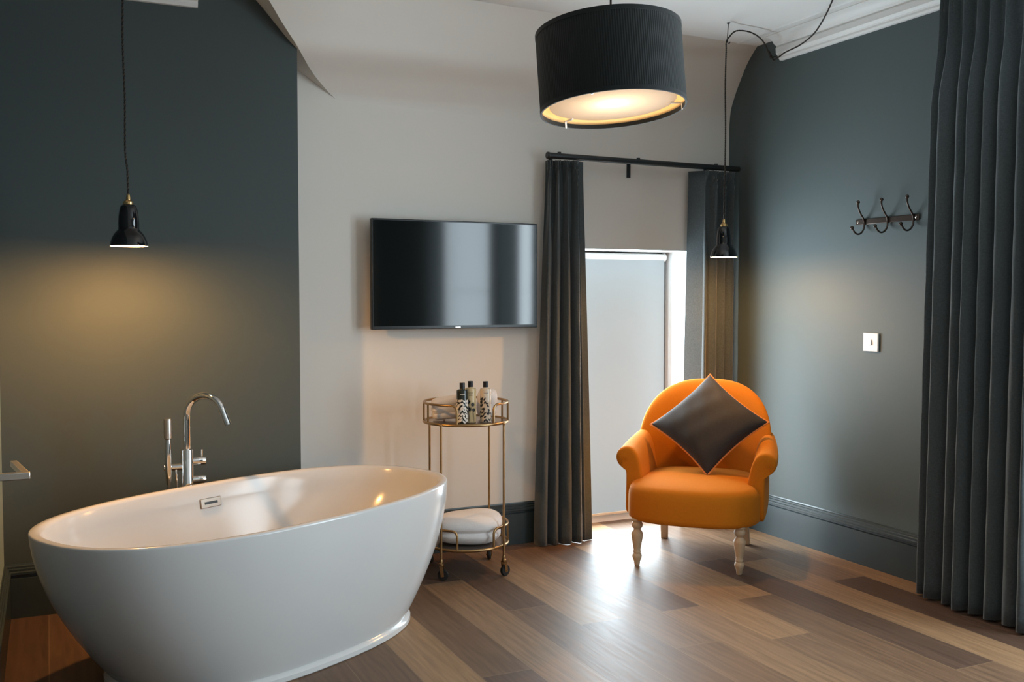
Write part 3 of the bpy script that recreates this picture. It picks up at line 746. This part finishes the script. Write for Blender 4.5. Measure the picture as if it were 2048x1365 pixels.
# ================================================================== CUSHION
t = thing('cushion', AO + AR * .034 + AF * -.100 + V((0, 0, .657)), 'charcoal square cushion with orange piping standing on its corner in the armchair', 'cushion')
S = .207; N = 36
tiltm = Matrix.Rotation(az, 4, 'Z') @ Matrix.Rotation(radians(-37), 4, 'X') @ Matrix.Rotation(radians(45 - 4), 4, 'Y')
def pil(u_, v_):
    x = S * u_ * (1 - .095 * (1 - v_ * v_) * abs(u_) ** 1.5); z = S * v_ * (1 - .095 * (1 - u_ * u_) * abs(v_) ** 1.5)
    return x, z
def pth(u_, v_):
    w = max(0, (1 - u_ * u_) * (1 - v_ * v_)); return .078 * w ** .42
b = MB()
for sg in (-1, 1):
    rows = []
    for i in range(N + 1):
        r = []
        for k in range(N + 1):
            u_, v_ = sin((i / N - .5) * pi), sin((k / N - .5) * pi); x, z = pil(u_, v_)
            wr = .0035 * sin(9 * u_ + 4 * v_) * sin(7 * v_ - 2 * u_) * (1 - u_ ** 4) * (1 - v_ ** 4)
            r.append((x, sg * (pth(u_, v_)) + wr, z))
        rows.append(r)
    b.grid(rows)
b.xf(tiltm); b.v = [(x, y, max(z, -.229)) for x, y, z in b.v]; b.build('cushion_cover', 'cushion', t, angle=80)
bd = []
for i in range(N): bd.append((sin((i / N - .5) * pi), -1))
for i in range(N): bd.append((1, sin((i / N - .5) * pi)))
for i in range(N): bd.append((-sin((i / N - .5) * pi), 1))
for i in range(N): bd.append((-1, -sin((i / N - .5) * pi)))
b = MB().tube([(pil(u_, v_)[0] * 1.012, 0, pil(u_, v_)[1] * 1.012) for u_, v_ in bd], .0044, 8, closed=True).xf(tiltm); b.v = [(x, y, max(z, -.2295)) for x, y, z in b.v]
o = b.build('piping', 'piping', t); o['label'] = 'orange piping along the cushion seam'

# ================================================================== CURTAINS
def curtain(pts_bottom, pts_top, z0, z1, nfold, amp, pinch_z, seed, npl, name, label, cat, group=None, ns=520, nz=46, lead=(0, 0), amp_top=.35, thick=.0018):
    """cloth hung in folds between two plan polylines (bottom and top); lead = flat shares at both ends without folds"""
    rnd = random.Random(seed); pts_bottom = [V((*p, 0)) for p in pts_bottom]; pts_top = [V((*p, 0)) for p in pts_top]
    ph = [rnd.uniform(.75, 1.25) for _ in range(nfold + 3)]; hs = [rnd.uniform(.70, 1.25) for _ in range(nfold + 3)]
    cum = [0]
    for q in ph: cum.append(cum[-1] + q)
    wob = [(rnd.uniform(0, 6), rnd.uniform(.6, 2.2), rnd.uniform(.3, 1)) for _ in range(nfold + 3)]
    def along(pts, s):
        L = [0]
        for a, b_ in zip(pts, pts[1:]): L.append(L[-1] + (V(b_) - V(a)).length)
        d = s * L[-1]
        for i in range(len(pts) - 1):
            if d <= L[i + 1] or i == len(pts) - 2:
                k = (d - L[i]) / (L[i + 1] - L[i]); p = V(pts[i]).lerp(V(pts[i + 1]), k); return p
    def tang(pts, s):
        d = along(pts, min(1, s + .02)) - along(pts, max(0, s - .02)); return d.normalized()
    rows_ = []
    for iz in range(nz + 1):
        q = iz / nz; z = z0 + (z1 - z0) * q
        hp = (z - pinch_z) / .10
        below = max(0.0, min(1.0, (pinch_z - z) / .42)); below = below * below * (3 - 2 * below)
        a_z = amp * (amp_top + (1 - amp_top) * below)
        pin = 0 * math.exp(-(hp * 1.4) ** 2) if z < pinch_z else math.exp(-(hp * .8) ** 2)
        r = []
        for k in range(ns + 1):
            s = k / ns
            w = 1.0
            if lead[0] and s < lead[0]: w = 0
            elif lead[0] and s < lead[0] + .05: w = (s - lead[0]) / .05
            if lead[1] and s > 1 - lead[1]: w = 0
            elif lead[1] and s > 1 - lead[1] - .05: w = (1 - lead[1] - s) / .05
            c = cum[nfold] * s; j = 0
            while j < nfold - 1 and c > cum[j + 1]: j += 1
            f = (c - cum[j]) / (cum[j + 1] - cum[j])
            up_ = max(0, min(1, (z - pinch_z) / .09))
            low = abs(sin(pi * f)) ** (.8 + 12 * (1 - below) ** 1.5)      # rounded crest low down, tight ridge at the pinch
            fan = max(math.exp(-((f - .5 - o_ * up_) / (.075 + .02 * up_)) ** 2) for o_ in (-.26, 0, .26))
            prof_ = low if z < pinch_z else fan
            sway = wob[j][2] * .10 * sin(wob[j][0] + wob[j][1] * z) * below
            drop = a_z * hs[j] * below * (prof_ - .40) + .050 * (1 - below) * (1 - .3 * up_) * (prof_ - .35)
            pl = 0
            sh = s + w * sway * sin(2 * pi * f) / max(nfold, 1) * .6
            sh = max(0, min(1, sh))
            pb, pt = along(pts_bottom, sh), along(pts_top, sh)
            t_ = min(1, q / .96); t_ = t_ ** 1.15
            p = pb.lerp(pt, t_); tb = tang(pts_bottom, sh).lerp(tang(pts_top, sh), t_).normalized(); nrm = V((tb.y, -tb.x, 0))
            crs = .0012 * sin(23 * z + 11 * s * nfold) * below
            d = (drop + pl + crs) * w
            pp = p + nrm * d; r.append((pp.x, pp.y, z))
        rows_.append(r)
    o_ = MB().grid(rows_).build(name, 'curtain', angle=85)
    md = o_.modifiers.new('cloth_thickness', 'SOLIDIFY'); md.thickness = thick; md.offset = 0
    return tag(o_, label, cat, group)
# left curtain of the window: the far end is the turned leading edge
curtain([(2.285, 4.615), (2.40, 4.59), (2.55, 4.585), (2.618, 4.60)], [(2.352, 4.632), (2.42, 4.60), (2.49, 4.585), (2.556, 4.60)], .002, 2.006, 5, .060, 1.90, 4, 5,
        'window_curtain', 'grey curtain hanging left of the window beside the television', 'curtain', 'curtains at the window', lead=(0, .14))
curtain([(3.232, 4.668), (3.330, 4.555), (3.42, 4.585), (3.535, 4.60)], [(3.262, 4.660), (3.322, 4.575), (3.42, 4.59), (3.535, 4.60)], .002, 2.000, 5, .050, 1.89, 11, 5,
        'window_curtain', 'grey curtain hanging right of the window behind the armchair', 'curtain', 'curtains at the window', lead=(.30, 0))
curtain([(3.465, 3.145), (3.43, 3.02), (3.42, 2.80), (3.43, 2.56)], [(3.47, 3.11), (3.44, 3.0), (3.435, 2.80), (3.44, 2.56)], .010, 2.615, 8, .105, 2.515, 21, 8,
        'tall_curtain', 'tall dark grey curtain hanging to the floor at the right edge', 'curtain', ns=900, amp_top=.45)
t = thing('curtain_rail', (0, 0, 0), 'dark rail fixed to the wall above the tall curtain', 'curtain rail')
MB().tube([(3.435, 3.13, 2.628), (3.435, -.7, 2.628)], .012, 12).build('rail', 'black_metal', t)
for y in (3.08, 1.0, -.6): MB().tube([(3.435, y, 2.636), (3.435, y, ZC + .002)], .006, 8).build('bracket', 'black_metal', t)

t = thing('curtain_pole', (0, 0, 0), 'black curtain pole spanning the wall above the window', 'curtain pole')
PA, PB = V((2.360, 4.597, 2.024)), V((3.560, 4.597, 2.018))
MB().tube([PA + V((-.006, 0, .004)), PB + V((0, 0, .004))], .0155, 16).build('pole', 'black_metal', t)
MB().lathe([(.0155, 0), (.0185, -.002), (.0185, -.010), (.016, -.013)], tuple(PA + V((-.006, 0, .004))), 20, 'X').build('end_cap', 'black_metal', t)
for k, q in enumerate((.045, .445, .87)):
    p = PA.lerp(PB, q); b = MB()
    b.tube([p + V((0, 0, .010)), p + V((0, .104, .010))], .007, 10)
    b.lathe([(.010, .012), (.010, .025)], tuple(p), 12)
    b.box((p.x - .011, YB - .006, p.z - .070), (p.x + .011, YB + .001, p.z + .030))
    b.build('bracket', 'black_metal', t, angle=35)

# ================================================================== COAT HOOKS
t = thing('coat_rack', (XR, 3.50, 1.660), 'dark bronze rail with three coat hooks on the teal grey wall', 'coat rack')
MB().box((-.006, -.195, -.013), (.001, .195, .013)).build('rail', 'bronze', t, bevel=.002)
for y in (-.178, .178):
    MB().sphere((-.007, y, 0), .006, 12, 8, (.5, 1, 1)).build('screw', 'satin_steel', t)
for y in (.135, -.012, -.165):
    pts = catmull([(-.048, y, .088), (-.047, y, .066), (-.034, y, .040), (-.014, y, .014), (-.008, y, -.010), (-.012, y, -.036), (-.030, y, -.056), (-.052, y, -.060), (-.070, y, -.050), (-.082, y, -.034)], 6)
    k = MB().tube(pts, .0042, 10).box((-.010, y - .006, -.016), (-.004, y + .006, .016)).build('hook', 'bronze', t)
    MB().sphere((-.048, y, .092), .0088, 14, 10).build('ball_tip', 'bronze', k); MB().sphere((-.085, y, -.031), .0088, 14, 10).build('ball_tip', 'bronze', k)

# ================================================================== LIGHT SWITCH
t = thing('light_switch', (XR, 3.583, 1.082), 'white square light switch on the teal grey wall', 'light switch')
MB().box((-.009, -.047, -.044), (.001, .047, .044)).build('switch_plate', 'switch', t, bevel=.002)
mt = Matrix.Translation((-.010, 0, 0)) @ Matrix.Rotation(radians(6), 4, 'Y')
MB().box((-.004, -.009, -.013), (.004, .009, .013)).xf(mt).build('rocker', 'switch', t, bevel=.001)
for y in (-.032, .032): MB().sphere((-.009, y, 0), .003, 10, 6, (.3, 1, 1)).build('screw', 'switch', t)
